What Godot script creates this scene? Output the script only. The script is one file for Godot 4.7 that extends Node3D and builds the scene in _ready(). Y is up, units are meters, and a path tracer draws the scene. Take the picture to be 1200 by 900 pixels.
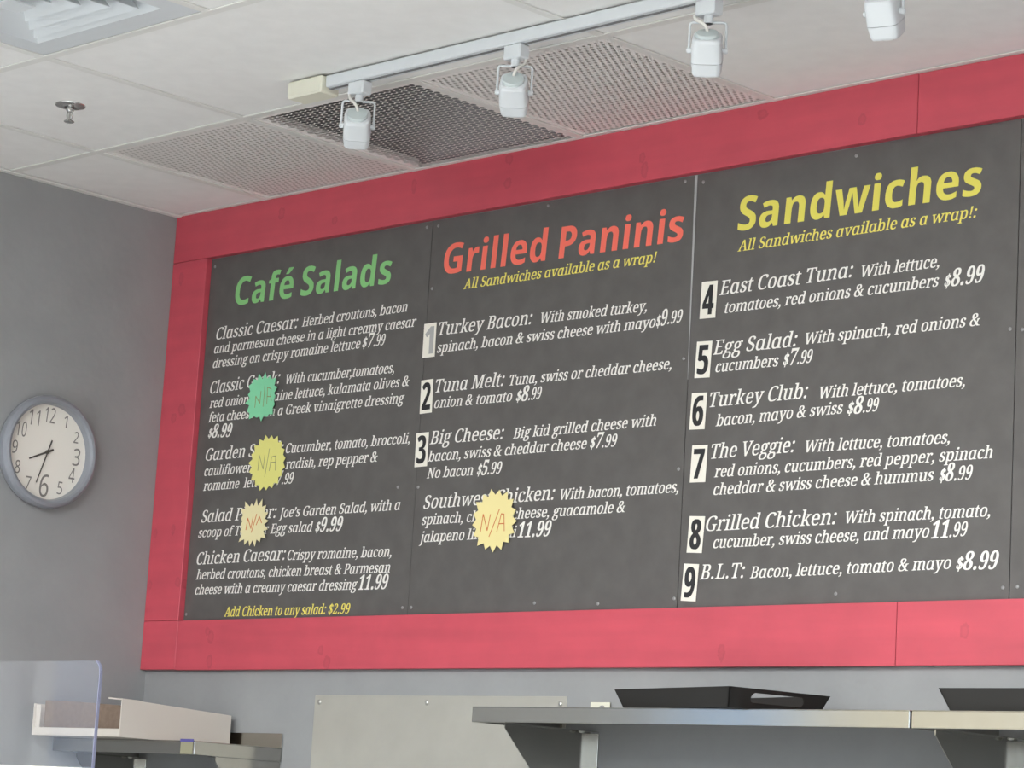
extends Node3D
# A café menu wall seen from the counter side: x runs along the menu wall, z points into the room, y is up.

const H := 3.2          # ceiling height
const GX := 0.388       # first ceiling grid line across x
const GZ := 0.617       # first ceiling grid line across z
const M2 := 0.6096      # two-foot grid module
const WX := -0.015      # left wall surface
const RX := 8.2
const RZ := 8.4

const TEXT_1 := [
	["title", "Café", 0.2579, 2.9110, 0.5126, 2.9093],
	["title", "Salads", 0.5435, 2.9092, 0.9116, 2.9070],
	["name", "Classic Caesar:", 0.1873, 2.8187, 0.5425, 2.8201],
	["body", "Herbed croutons, bacon", 0.5606, 2.8212, 0.9855, 2.8227],
	["body", "and parmesan cheese in a light creamy caesar", 0.1845, 2.7790, 1.0207, 2.7788],
	["body", "dressing on crispy romaine lettuce", 0.1843, 2.7366, 0.8073, 2.7391],
	["price", "$7", 0.8141, 2.7385, 0.8597, 2.7386],
	["cents", ".99", 0.8596, 2.7391, 0.9038, 2.7393],
	["name", "Classic Greek:", 0.1792, 2.6623, 0.4838, 2.6688],
	["body", "With cucumber,tomatoes,", 0.5048, 2.6648, 0.9506, 2.6605],
	["body", "red onions, romaine lettuce, kalamata olives &", 0.1843, 2.6209, 1.0105, 2.6204],
	["body", "feta cheese with a Greek vinaigrette dressing", 0.1843, 2.5798, 0.9931, 2.5761],
	["price", "$8.99", 0.1872, 2.5346, 0.2914, 2.5310],
	["name", "Garden Salad:", 0.1823, 2.4690, 0.5197, 2.4697],
	["body", "Cucumber, tomato, broccoli,", 0.5293, 2.4699, 1.0285, 2.4665],
	["body", "cauliflower, celery, radish, rep pepper &", 0.1834, 2.4256, 0.9073, 2.4249],
	["body", "romaine  lettuce", 0.1856, 2.3833, 0.4853, 2.3827],
	["price", "$7", 0.4816, 2.3834, 0.5247, 2.3835],
	["cents", ".99", 0.5246, 2.3840, 0.5718, 2.3846],
	["name", "Salad Platter:", 0.1865, 2.2925, 0.5109, 2.2924],
	["body", "Joe’s Garden Salad, with a", 0.5253, 2.2918, 1.0078, 2.2918],
	["body", "scoop of Tuna or Egg salad", 0.1792, 2.2506, 0.6661, 2.2485],
	["price", "$9.99", 0.6767, 2.2462, 0.7854, 2.2449],
	["name", "Chicken Caesar:", 0.1793, 2.1731, 0.5621, 2.1749],
	["body", "Crispy romaine, bacon,", 0.5693, 2.1740, 0.9873, 2.1700],
	["body", "herbed croutons, chicken breast & Parmesan", 0.1845, 2.1312, 0.9855, 2.1283],
	["body", "cheese with a creamy caesar dressing", 0.1841, 2.0888, 0.8597, 2.0868],
	["price", "11.99", 0.8624, 2.0856, 0.9783, 2.0850],
	["note", "Add Chicken to any salad: $2.99", 0.3211, 2.0245, 0.8377, 2.0240],
]
const TEXT_2 := [
	["title", "Grilled", 1.1095, 2.9070, 1.4843, 2.9042],
	["title", "Paninis", 1.5275, 2.9039, 1.9401, 2.9010],
	["note", "All Sandwiches available as a wrap!", 1.1918, 2.8606, 1.8550, 2.8578],
	["name", "Turkey Bacon:", 1.1029, 2.7461, 1.4471, 2.7440],
	["body", "With smoked turkey,", 1.4727, 2.7433, 1.8364, 2.7388],
	["body", "spinach, bacon & swiss cheese with mayo", 1.1071, 2.6998, 1.8646, 2.6965],
	["price", "$9", 1.8660, 2.6958, 1.9031, 2.6989],
	["cents", ".99", 1.9025, 2.6998, 1.9488, 2.7010],
	["name", "Tuna Melt:", 1.1055, 2.5941, 1.3609, 2.5926],
	["body", "Tuna, swiss or cheddar cheese,", 1.3767, 2.5913, 1.9247, 2.5887],
	["body", "onion & tomato", 1.1092, 2.5528, 1.3933, 2.5508],
	["price", "$8", 1.4065, 2.5481, 1.4507, 2.5474],
	["cents", ".99", 1.4506, 2.5485, 1.4950, 2.5495],
	["name", "Big Cheese:", 1.1025, 2.4584, 1.3701, 2.4550],
	["body", "Big kid grilled cheese with", 1.4051, 2.4538, 1.8844, 2.4547],
	["body", "bacon, swiss & cheddar cheese", 1.0994, 2.4132, 1.6595, 2.4128],
	["price", "$7", 1.6694, 2.4121, 1.7110, 2.4112],
	["cents", ".99", 1.7101, 2.4119, 1.7578, 2.4121],
	["body", "No bacon", 1.0996, 2.3693, 1.2707, 2.3684],
	["price", "$5", 1.2825, 2.3671, 1.3217, 2.3664],
	["cents", ".99", 1.3210, 2.3674, 1.3704, 2.3672],
	["name", "Southwest Chicken:", 1.0932, 2.2896, 1.5599, 2.2917],
	["body", "With bacon, tomatoes,", 1.5742, 2.2897, 1.9654, 2.2896],
	["body", "spinach, cheddar cheese, guacamole &", 1.0913, 2.2481, 1.7986, 2.2499],
	["body", "jalapeno lime aioli", 1.0891, 2.2029, 1.4367, 2.2037],
	["price", "11.99", 1.4386, 2.2019, 1.5541, 2.2009],
]
const TEXT_3 := [
	["title", "Sandwiches", 2.1078, 2.9040, 2.7959, 2.9028],
	["note", "All Sandwiches available as a wrap!:", 2.1119, 2.8543, 2.7838, 2.8533],
	["name", "East Coast Tuna:", 2.0616, 2.7543, 2.4523, 2.7561],
	["body", "With lettuce,", 2.4716, 2.7526, 2.6915, 2.7530],
	["body", "tomatoes, red onions & cucumbers", 2.0773, 2.7091, 2.6893, 2.7093],
	["price", "$8.99", 2.7033, 2.7048, 2.8077, 2.7064],
	["name", "Egg Salad:", 2.0501, 2.6118, 2.2998, 2.6104],
	["body", "With spinach, red onions &", 2.3192, 2.6120, 2.8023, 2.6113],
	["body", "cucumbers", 2.0589, 2.5691, 2.2485, 2.5684],
	["price", "$7", 2.2610, 2.5673, 2.3032, 2.5671],
	["cents", ".99", 2.3032, 2.5679, 2.3464, 2.5686],
	["name", "Turkey Club:", 2.0415, 2.4868, 2.3369, 2.4874],
	["body", "With lettuce, tomatoes,", 2.3662, 2.4832, 2.7686, 2.4803],
	["body", "bacon, mayo & swiss", 2.0683, 2.4399, 2.4390, 2.4445],
	["price", "$8", 2.4507, 2.4403, 2.4949, 2.4404],
	["cents", ".99", 2.4949, 2.4418, 2.5375, 2.4426],
	["name", "The Veggie:", 2.0533, 2.3634, 2.3056, 2.3645],
	["body", "With lettuce, tomatoes,", 2.3317, 2.3617, 2.7336, 2.3580],
	["body", "red onions, cucumbers, red pepper, spinach", 2.0710, 2.3190, 2.8446, 2.3189],
	["body", "cheddar & swiss cheese & hummus", 2.0698, 2.2771, 2.6921, 2.2781],
	["price", "$8", 2.7061, 2.2747, 2.7456, 2.2752],
	["cents", ".99", 2.7456, 2.2752, 2.7921, 2.2764],
	["name", "Grilled Chicken:", 2.0502, 2.1930, 2.4318, 2.1942],
	["body", "With spinach, tomato,", 2.4522, 2.1945, 2.8430, 2.1937],
	["body", "cucumber, swiss cheese, and mayo", 2.0764, 2.1525, 2.6856, 2.1549],
	["price", "11", 2.6880, 2.1517, 2.7379, 2.1522],
	["cents", ".99", 2.7379, 2.1529, 2.7837, 2.1546],
	["name", "B.L.T:", 2.0416, 2.0809, 2.1744, 2.0812],
	["body", "Bacon, lettuce, tomato & mayo", 2.1916, 2.0794, 2.7449, 2.0848],
	["price", "$8.99", 2.7563, 2.0814, 2.8636, 2.0803],
]
# number, panel, centre x, centre y, width, height, lean (radians)
const NUMBERS := [
	["1", 2, 1.0775, 2.7359, 0.0464, 0.0912, -0.005],
	["2", 2, 1.0802, 2.5862, 0.0453, 0.0891, -0.020],
	["3", 2, 1.0749, 2.4459, 0.0469, 0.0898, -0.007],
	["4", 3, 2.0298, 2.7465, 0.0485, 0.0898, 0.027],
	["5", 3, 2.0221, 2.6029, 0.0473, 0.0877, 0.038],
	["6", 3, 2.0139, 2.4799, 0.0473, 0.0877, 0.037],
	["7", 3, 2.0231, 2.3539, 0.0476, 0.0883, 0.030],
	["8", 3, 2.0242, 2.1866, 0.0472, 0.0862, 0.054],
	["9", 3, 2.0128, 2.0745, 0.0461, 0.0871, 0.061],
]
const SCREWS_1 := [Vector2(0.159, 3.036), Vector2(0.153, 2.034), Vector2(1.039, 2.035), Vector2(0.992, 2.352), Vector2(1.038, 3.045)]
const SCREWS_2 := [Vector2(1.082, 3.043), Vector2(1.481, 3.047), Vector2(1.073, 2.875), Vector2(1.959, 2.611), Vector2(1.960, 2.345), Vector2(1.965, 2.038), Vector2(1.512, 2.037), Vector2(1.724, 2.031), Vector2(1.072, 2.035), Vector2(1.069, 2.348), Vector2(1.937, 3.048)]
const SCREWS_3 := [Vector2(1.995, 3.039), Vector2(2.450, 3.039), Vector2(2.878, 2.596), Vector2(2.438, 2.038), Vector2(2.877, 2.041)]
const SCREWS_4 := [Vector2(2.909, 2.592), Vector2(2.913, 2.042)]

const KNOTS := [Vector2(0.459, 3.152), Vector2(0.686, 3.104), Vector2(0.996, 3.159), Vector2(1.349, 3.119), Vector2(1.349, 3.185), Vector2(1.808, 3.121), Vector2(1.819, 3.088), Vector2(2.185, 3.173), Vector2(2.476, 3.116), Vector2(0.045, 2.599), Vector2(0.081, 2.621), Vector2(0.006, 2.267), Vector2(0.086, 2.276), Vector2(0.001, 2.120), Vector2(0.125, 2.124), Vector2(0.03, 3.011), Vector2(0.275, 1.982), Vector2(0.292, 1.965), Vector2(0.293, 1.899), Vector2(0.754, 1.926), Vector2(0.782, 1.894), Vector2(2.131, 1.908), Vector2(2.796, 1.948)]

var mats := {}
var used := {}
var glyphs := {}
var fonts := {}

# ---------------------------------------------------------------- naming and tagging
func numbered(n: String) -> String:
	if not used.has(n):
		used[n] = 0
		return n
	used[n] += 1
	return "%s_%03d" % [n, used[n]]

func tag(o: Node, label: String, category: String, group := "") -> Node:
	o.set_meta("label", label)
	o.set_meta("category", category)
	if group != "":
		o.set_meta("group", group)
	return o

func thing(called: String, label: String, category: String, at := Vector3.ZERO, group := "") -> Node3D:
	var o := Node3D.new()
	o.name = numbered(called)
	add_child(o)
	o.position = at
	tag(o, label, category, group)
	return o

func structure(called: String, at := Vector3.ZERO) -> Node3D:
	var o := Node3D.new()
	o.name = called
	add_child(o)
	o.position = at
	o.set_meta("kind", "structure")
	return o

func part(called: String, st: SurfaceTool, m: Material, parent: Node) -> MeshInstance3D:
	var o := MeshInstance3D.new()
	o.name = called
	o.mesh = st.commit()
	o.material_override = m
	parent.add_child(o, true)
	return o

func shell(called: String, st: SurfaceTool, m: Material) -> MeshInstance3D:
	var o := part(called, st, m, self)
	o.set_meta("kind", "structure")
	return o

# ---------------------------------------------------------------- shapes
func begin() -> SurfaceTool:
	var st := SurfaceTool.new()
	st.begin(Mesh.PRIMITIVE_TRIANGLES)
	return st

func tri(st: SurfaceTool, a: Vector3, b: Vector3, c: Vector3, inside: Vector3) -> void:
	var n := (b - a).cross(c - a)
	if n.length_squared() < 1e-18:
		return
	n = n.normalized()
	if n.dot((a + b + c) / 3.0 - inside) < 0.0:
		n = -n
		var t := b
		b = c
		c = t
	for v in [a, c, b]:
		st.set_normal(n)
		st.add_vertex(v)

func quad(st: SurfaceTool, a: Vector3, b: Vector3, c: Vector3, d: Vector3, inside: Vector3) -> void:
	tri(st, a, b, c, inside)
	tri(st, a, c, d, inside)

func box(st: SurfaceTool, lo: Vector3, hi: Vector3, bev := 0.0) -> void:
	var c := (lo + hi) / 2.0
	var h := (hi - lo) / 2.0
	bev = minf(bev, minf(h.x, minf(h.y, h.z)) * 0.9)
	var v := {}
	for sx in [-1, 1]:
		for sy in [-1, 1]:
			for sz in [-1, 1]:
				var s := Vector3(sx, sy, sz)
				var k := []
				for ax in 3:
					var p := h - Vector3(bev, bev, bev)
					p[ax] = h[ax]
					k.append(c + p * s)
				v[Vector3i(sx, sy, sz)] = k
				if bev > 0.0:
					tri(st, k[0], k[1], k[2], c)
	for ax in 3:
		var a1 := (ax + 1) % 3
		var a2 := (ax + 2) % 3
		for s in [-1, 1]:
			var q := []
			for e in [[-1, -1], [1, -1], [1, 1], [-1, 1]]:
				var i := Vector3i.ZERO
				i[ax] = s
				i[a1] = e[0]
				i[a2] = e[1]
				q.append(v[i][ax])
			quad(st, q[0], q[1], q[2], q[3], c)
		if bev > 0.0:
			for e in [[-1, -1], [1, -1], [1, 1], [-1, 1]]:
				var i0 := Vector3i.ZERO
				i0[ax] = -1
				i0[a1] = e[0]
				i0[a2] = e[1]
				var i1 := i0
				i1[ax] = 1
				quad(st, v[i0][a1], v[i1][a1], v[i1][a2], v[i0][a2], c)

func smooth(st: SurfaceTool, a: Vector3, b: Vector3, c: Vector3, d: Vector3, na: Vector3, nb: Vector3, nc: Vector3, nd: Vector3) -> void:
	var flip := (b - a).cross(c - a).dot(na + nb + nc + nd) < 0.0
	var order := [[a, na], [c, nc], [b, nb], [a, na], [d, nd], [c, nc]]
	if flip:
		order = [[a, na], [b, nb], [c, nc], [a, na], [c, nc], [d, nd]]
	for o in order:
		st.set_normal(o[1])
		st.add_vertex(o[0])

func lathe(st: SurfaceTool, prof: Array, segs := 40, t := Transform3D.IDENTITY) -> void:
	# profile of Vector2(radius, height), turned about y
	for k in prof.size() - 1:
		var p: Vector2 = prof[k]
		var q: Vector2 = prof[k + 1]
		var d := q - p
		if d.length() < 1e-7:
			continue
		var nn := Vector2(d.y, -d.x).normalized()
		for i in segs:
			var a0 := TAU * i / segs
			var a1 := TAU * (i + 1) / segs
			var e0 := Vector3(cos(a0), 0, sin(a0))
			var e1 := Vector3(cos(a1), 0, sin(a1))
			var n0 := (t.basis * (e0 * nn.x + Vector3.UP * nn.y)).normalized()
			var n1 := (t.basis * (e1 * nn.x + Vector3.UP * nn.y)).normalized()
			smooth(st, t * (e0 * p.x + Vector3.UP * p.y), t * (e1 * p.x + Vector3.UP * p.y), t * (e1 * q.x + Vector3.UP * q.y), t * (e0 * q.x + Vector3.UP * q.y), n0, n1, n1, n0)

func tube(st: SurfaceTool, pts: Array, r: float, segs := 10) -> void:
	var up := Vector3(0.31, 0.22, 0.92).normalized()
	var rings := []
	var norms := []
	for i in pts.size():
		var a: Vector3 = pts[maxi(i - 1, 0)]
		var b: Vector3 = pts[mini(i + 1, pts.size() - 1)]
		var d := (b - a).normalized()
		var x := d.cross(up).normalized()
		var y := d.cross(x)
		var ring := []
		var nr := []
		for s in segs:
			var t := TAU * s / segs
			var n := x * cos(t) + y * sin(t)
			nr.append(n)
			ring.append(pts[i] + n * r)
		rings.append(ring)
		norms.append(nr)
	for i in pts.size() - 1:
		for s in segs:
			var s2 := (s + 1) % segs
			smooth(st, rings[i][s], rings[i][s2], rings[i + 1][s2], rings[i + 1][s], norms[i][s], norms[i][s2], norms[i + 1][s2], norms[i + 1][s])
	for e in [0, pts.size() - 1]:
		var other: Vector3 = pts[1] if e == 0 else pts[pts.size() - 2]
		for s in segs:
			tri(st, pts[e], rings[e][s], rings[e][(s + 1) % segs], other)

func slab(st: SurfaceTool, poly: PackedVector2Array, z0: float, z1: float, t := Transform3D.IDENTITY) -> void:
	# a flat polygon given a thickness along z
	var idx := Geometry2D.triangulate_polygon(poly)
	var mid := t * Vector3(poly[0].x, poly[0].y, (z0 + z1) / 2)
	for z in [z0, z1]:
		for i in range(0, idx.size(), 3):
			var a := poly[idx[i]]
			var b := poly[idx[i + 1]]
			var c := poly[idx[i + 2]]
			var inside := t * Vector3(a.x, a.y, (z0 + z1) / 2)
			tri(st, t * Vector3(a.x, a.y, z), t * Vector3(b.x, b.y, z), t * Vector3(c.x, c.y, z), inside)
	var cw := Geometry2D.is_polygon_clockwise(poly)
	for i in poly.size():
		var a := poly[i]
		var b := poly[(i + 1) % poly.size()]
		var n := Vector2(b.y - a.y, a.x - b.x).normalized() * (-1.0 if cw else 1.0)
		var inn := (a + b) / 2 - n * 0.001
		quad(st, t * Vector3(a.x, a.y, z0), t * Vector3(b.x, b.y, z0), t * Vector3(b.x, b.y, z1), t * Vector3(a.x, a.y, z1), t * Vector3(inn.x, inn.y, (z0 + z1) / 2))

func rounded_rings(st: SurfaceTool, rings: Array, power := 5.0, n := 48) -> void:
	# a rounded-square body along z: each ring is [z, half width]
	var shape := []
	var nor := []
	for i in n:
		var t := TAU * (i + 0.5) / n
		var cx := signf(cos(t)) * pow(absf(cos(t)), 2.0 / power)
		var cy := signf(sin(t)) * pow(absf(sin(t)), 2.0 / power)
		shape.append(Vector2(cx, cy))
		nor.append(Vector3(signf(cx) * pow(absf(cx), power - 1), signf(cy) * pow(absf(cy), power - 1), 0).normalized())
	for k in rings.size() - 1:
		var a: Array = rings[k]
		var b: Array = rings[k + 1]
		var dz: float = b[0] - a[0]
		var dr: float = b[1] - a[1]
		for i in n:
			var j := (i + 1) % n
			var ni: Vector3 = (nor[i] * absf(dz) + Vector3(0, 0, -dr * signf(dz))).normalized()
			var nj: Vector3 = (nor[j] * absf(dz) + Vector3(0, 0, -dr * signf(dz))).normalized()
			var pi: Vector2 = shape[i]
			var pj: Vector2 = shape[j]
			smooth(st, Vector3(pi.x * a[1], pi.y * a[1], a[0]), Vector3(pj.x * a[1], pj.y * a[1], a[0]), Vector3(pj.x * b[1], pj.y * b[1], b[0]), Vector3(pi.x * b[1], pi.y * b[1], b[0]), ni, nj, nj, ni)
	for e in [0, rings.size() - 1]:
		var r: Array = rings[e]
		var o: Array = rings[1] if e == 0 else rings[rings.size() - 2]
		for i in n:
			var p: Vector2 = shape[i] * r[1]
			var q: Vector2 = shape[(i + 1) % n] * r[1]
			tri(st, Vector3(0, 0, r[0]), Vector3(p.x, p.y, r[0]), Vector3(q.x, q.y, r[0]), Vector3(0, 0, o[0]))

# ---------------------------------------------------------------- materials
func flat(c: Color, rough := 0.7, metal := 0.0, spec := 0.5) -> StandardMaterial3D:
	var m := StandardMaterial3D.new()
	m.albedo_color = c
	m.roughness = rough
	m.metallic = metal
	m.metallic_specular = spec
	return m

func noise_tex(freq: float, lo: Color, hi: Color, seed_ := 1, size := 512, type := FastNoiseLite.TYPE_SIMPLEX) -> NoiseTexture2D:
	var n := FastNoiseLite.new()
	n.seed = seed_
	n.noise_type = type
	n.frequency = freq
	n.fractal_octaves = 4
	var t := NoiseTexture2D.new()
	t.width = size
	t.height = size
	t.seamless = true
	t.noise = n
	var g := Gradient.new()
	g.set_color(0, lo)
	g.set_color(1, hi)
	t.color_ramp = g
	return t

func bump_tex(freq: float, strength: float, seed_ := 3) -> NoiseTexture2D:
	var n := FastNoiseLite.new()
	n.seed = seed_
	n.frequency = freq
	n.fractal_octaves = 3
	var t := NoiseTexture2D.new()
	t.width = 512
	t.height = 512
	t.seamless = true
	t.noise = n
	t.as_normal_map = true
	t.bump_strength = strength
	return t

func grained(c: Color, vary: float, scale: Vector3, rough: float, freq := 0.03, seed_ := 1, bump := 0.0) -> StandardMaterial3D:
	var m := flat(Color.WHITE, rough)
	m.albedo_texture = noise_tex(freq, c.darkened(vary), c.lightened(vary * 0.6), seed_)
	m.uv1_triplanar = true
	m.uv1_world_triplanar = true
	m.uv1_scale = scale
	if bump > 0.0:
		m.normal_enabled = true
		m.normal_texture = bump_tex(0.08, bump, seed_ + 5)
		m.normal_scale = 0.5
	return m

func red_paint() -> StandardMaterial3D:
	# painted boards: faint lengthwise grain and the knots that show through the paint (covers 4.4 m by 1.4 m of the wall)
	var w := 1760
	var h := 560
	var im := Image.create(w, h, false, Image.FORMAT_RGB8)
	var n := FastNoiseLite.new()
	n.seed = 11
	n.frequency = 0.01
	n.fractal_octaves = 4
	var base := Color8(200, 80, 94)
	for y in h:
		for x in w:
			var g := 1.0 + 0.045 * n.get_noise_2d(x * 0.35, y * 4.0) + 0.03 * n.get_noise_2d(x * 2.0 + 900, y * 2.0)
			im.set_pixel(x, y, Color(base.r * g, base.g * g, base.b * g))
	for k in KNOTS:
		var px := int((k.x + 0.2) * 400.0)
		var py := int((H - k.y) * 400.0)
		var rx := 2.5 + fposmod(k.x * 37.0, 3.0)
		var ry := 4.0 + fposmod(k.y * 53.0, 3.5)
		for y in range(maxi(py - 12, 0), mini(py + 13, h)):
			for x in range(maxi(px - 9, 0), mini(px + 10, w)):
				var d := Vector2((x - px) / rx, (y - py) / ry).length() + 0.35 * n.get_noise_2d(x * 14.0, y * 14.0)
				if d < 1.2:
					var f := 0.93 if d > 0.7 else 0.965
					im.set_pixel(x, y, im.get_pixel(x, y) * Color(f, f, f))
	var m := flat(Color.WHITE, 0.42)
	m.albedo_texture = ImageTexture.create_from_image(im)
	return m

func make_materials() -> void:
	mats.wall = grained(Color8(154, 156, 157), 0.03, Vector3(0.6, 0.6, 0.6), 0.75, 0.012, 4, 0.3)
	mats.tile = grained(Color8(240, 240, 238), 0.02, Vector3(1.1, 1.1, 1.1), 0.85, 0.02, 8)
	mats.tee = flat(Color8(226, 226, 222), 0.5)
	mats.floor = grained(Color8(216, 216, 214), 0.1, Vector3(0.8, 0.8, 0.8), 0.5, 0.02, 9)
	mats.red = red_paint()
	mats.panel = grained(Color8(92, 89, 87), 0.05, Vector3(1.3, 1.3, 1.3), 0.48, 0.015, 21)
	mats.panel_edge = flat(Color8(168, 168, 168), 0.5)
	mats.white_vinyl = flat(Color8(236, 234, 228), 0.6)
	mats.yellow_vinyl = flat(Color8(226, 216, 96), 0.6)
	mats.pale_yellow_vinyl = flat(Color8(236, 224, 108), 0.6)
	mats.green_vinyl = flat(Color8(136, 200, 128), 0.6)
	mats.coral_vinyl = flat(Color8(248, 116, 98), 0.6)
	mats.plate = flat(Color8(236, 232, 220), 0.6)
	mats.numeral = flat(Color8(38, 38, 40), 0.6)
	mats.faded_numeral = flat(Color8(172, 172, 170), 0.6)
	mats.screw = flat(Color8(150, 150, 150), 0.4, 0.5)
	mats.bright_screw = flat(Color8(205, 205, 200), 0.3, 0.9)
	mats.white_metal = flat(Color8(212, 217, 220), 0.45)
	mats.cream_plastic = flat(Color8(226, 225, 208), 0.5)
	mats.socket = flat(Color8(196, 206, 206), 0.5)
	mats.lens = flat(Color8(240, 240, 238), 0.2)
	mats.cable = flat(Color8(222, 220, 214), 0.5)
	mats.groove = flat(Color8(120, 122, 124), 0.6)
	mats.chrome = flat(Color8(200, 200, 198), 0.22, 0.95)
	var steel := flat(Color8(176, 174, 168), 0.16, 1.0)
	mats.steel = steel
	mats.sheet = grained(Color8(190, 188, 179), 0.03, Vector3(0.7, 0.7, 0.7), 0.45, 0.02, 33)
	mats.sheet.metallic = 0.35
	mats.tray = flat(Color8(36, 35, 33), 0.55)
	mats.card_white = flat(Color8(206, 199, 190), 0.8)
	mats.card_brown = grained(Color8(126, 108, 94), 0.06, Vector3(3, 3, 3), 0.9, 0.03, 41)
	mats.patch_cream = flat(Color8(150, 147, 122), 0.6)  # dull cream of the patch on the corner shelf
	mats.purple = flat(Color8(86, 82, 150), 0.6)
	mats.clock_rim = flat(Color8(146, 150, 158), 0.35, 0.15)
	mats.clock_face = flat(Color8(240, 236, 228), 0.6)
	mats.clock_ink = flat(Color8(136, 132, 128), 0.6)
	mats.clock_hand = flat(Color8(84, 80, 76), 0.5)
	var ac := flat(Color(0.86, 0.88, 0.93, 0.022), 0.03, 0.0, 0.33)
	ac.transparency = BaseMaterial3D.TRANSPARENCY_ALPHA
	mats.acrylic = ac
	mats.acrylic_edge = flat(Color8(112, 114, 134), 0.4)
	mats.added_cream = flat(Color8(176, 171, 154), 0.6)  # cream picked for the warm reflection along the steel shelf
	var gl := flat(Color(0.95, 0.97, 0.98, 0.06), 0.02)
	gl.transparency = BaseMaterial3D.TRANSPARENCY_ALPHA
	mats.glass = gl
	mats.paper_green = flat(Color8(134, 214, 168), 0.85)
	mats.paper_yellow = flat(Color8(226, 222, 132), 0.85)
	mats.paper_cream = flat(Color8(232, 222, 174), 0.85)
	mats.paper_butter = flat(Color8(238, 224, 160), 0.85)
	mats.ink_orange = flat(Color8(206, 112, 58), 0.8)
	mats.ink_olive = flat(Color8(150, 142, 92), 0.8)
	mats.ink_grey = flat(Color8(140, 142, 104), 0.8)
	mats.concrete = flat(Color8(150, 148, 144), 0.9)
	mats.duct = flat(Color8(160, 162, 164), 0.5)
	mats.grille = flat(Color8(236, 233, 230), 0.6)
	mats.felt = flat(Color8(204, 201, 198), 0.95)
	mats.added_door = flat(Color8(138, 164, 198), 0.5)  # blue picked for the reflection wanted in the steel shelf
	mats.glow = flat(Color8(250, 250, 245), 0.5)
	mats.glow.emission_enabled = true
	mats.glow.emission = Color8(255, 250, 240)
	mats.glow.emission_energy_multiplier = 2.0
	mats.counter = grained(Color8(110, 108, 106), 0.08, Vector3(2, 2, 2), 0.4, 0.03, 51)

# ---------------------------------------------------------------- lettering
func font(kind: String) -> SystemFont:
	if not fonts.has(kind):
		var f := SystemFont.new()
		f.font_names = PackedStringArray(["Droid Sans" if kind.begins_with("sans") else "Droid Serif"])
		f.font_weight = 700 if kind.ends_with("bold") else 400
		f.hinting = TextServer.HINTING_NONE
		fonts[kind] = f
	return fonts[kind]

func raw_glyph(kind: String, ch: String) -> PackedVector2Array:
	var tm := TextMesh.new()
	tm.font = font(kind)
	tm.font_size = 128
	tm.pixel_size = 0.01
	tm.depth = 0.0
	tm.curve_step = 6.0
	tm.horizontal_alignment = HORIZONTAL_ALIGNMENT_LEFT
	tm.text = ch
	var out := PackedVector2Array()
	if tm.get_surface_count() == 0:
		return out
	var arr := tm.surface_get_arrays(0)
	var vs: PackedVector3Array = arr[Mesh.ARRAY_VERTEX]
	var ns: PackedVector3Array = arr[Mesh.ARRAY_NORMAL]
	var idx: PackedInt32Array = arr[Mesh.ARRAY_INDEX]
	for i in range(0, idx.size(), 3):
		if ns[idx[i]].z < 0.5:
			continue
		for k in 3:
			out.append(Vector2(vs[idx[i + k]].x, vs[idx[i + k]].y))
	return out

func clip_top(tris: PackedVector2Array, top: float) -> PackedVector2Array:
	var out := PackedVector2Array()
	for i in range(0, tris.size(), 3):
		var keep := []
		for k in 3:
			var a := tris[i + k]
			var b := tris[i + (k + 1) % 3]
			if a.y <= top:
				keep.append(a)
			if (a.y - top) * (b.y - top) < 0.0:
				keep.append(a.lerp(b, (top - a.y) / (b.y - a.y)))
		for k in range(1, keep.size() - 1):
			out.append_array(PackedVector2Array([keep[0], keep[k], keep[k + 1]]))
	return out

func measures(kind: String) -> Dictionary:
	var key := kind + "|measures"
	if not glyphs.has(key):
		var lo := 1e9
		var hi := -1e9
		for v in raw_glyph(kind, "H"):
			lo = minf(lo, v.y)
			hi = maxf(hi, v.y)
		var xh := -1e9
		for v in raw_glyph(kind, "x"):
			xh = maxf(xh, v.y)
		glyphs[key] = {"base": lo, "cap": hi - lo, "x": xh - lo}
	return glyphs[key]

func glyph(kind: String, ch: String, italic: bool) -> Array:
	# [triangles with the baseline at 0 and the capitals 1 high, advance]
	var key := kind + ("i" if italic else "r") + ch
	if not glyphs.has(key):
		var m := measures(kind)
		var src := "d" if italic and ch == "a" else ch
		var t := raw_glyph(kind, src)
		if italic and ch == "a":      # the one-storey a of an italic: bowl and stem
			t = clip_top(t, m.base + m.x)
		for i in t.size():
			t[i] = Vector2(t[i].x / m.cap, (t[i].y - m.base) / m.cap)
		var adv: float = font(kind).get_string_size(src, HORIZONTAL_ALIGNMENT_LEFT, -1, 128).x * 0.01 / m.cap
		glyphs[key] = [t, adv]
	return glyphs[key]

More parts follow.
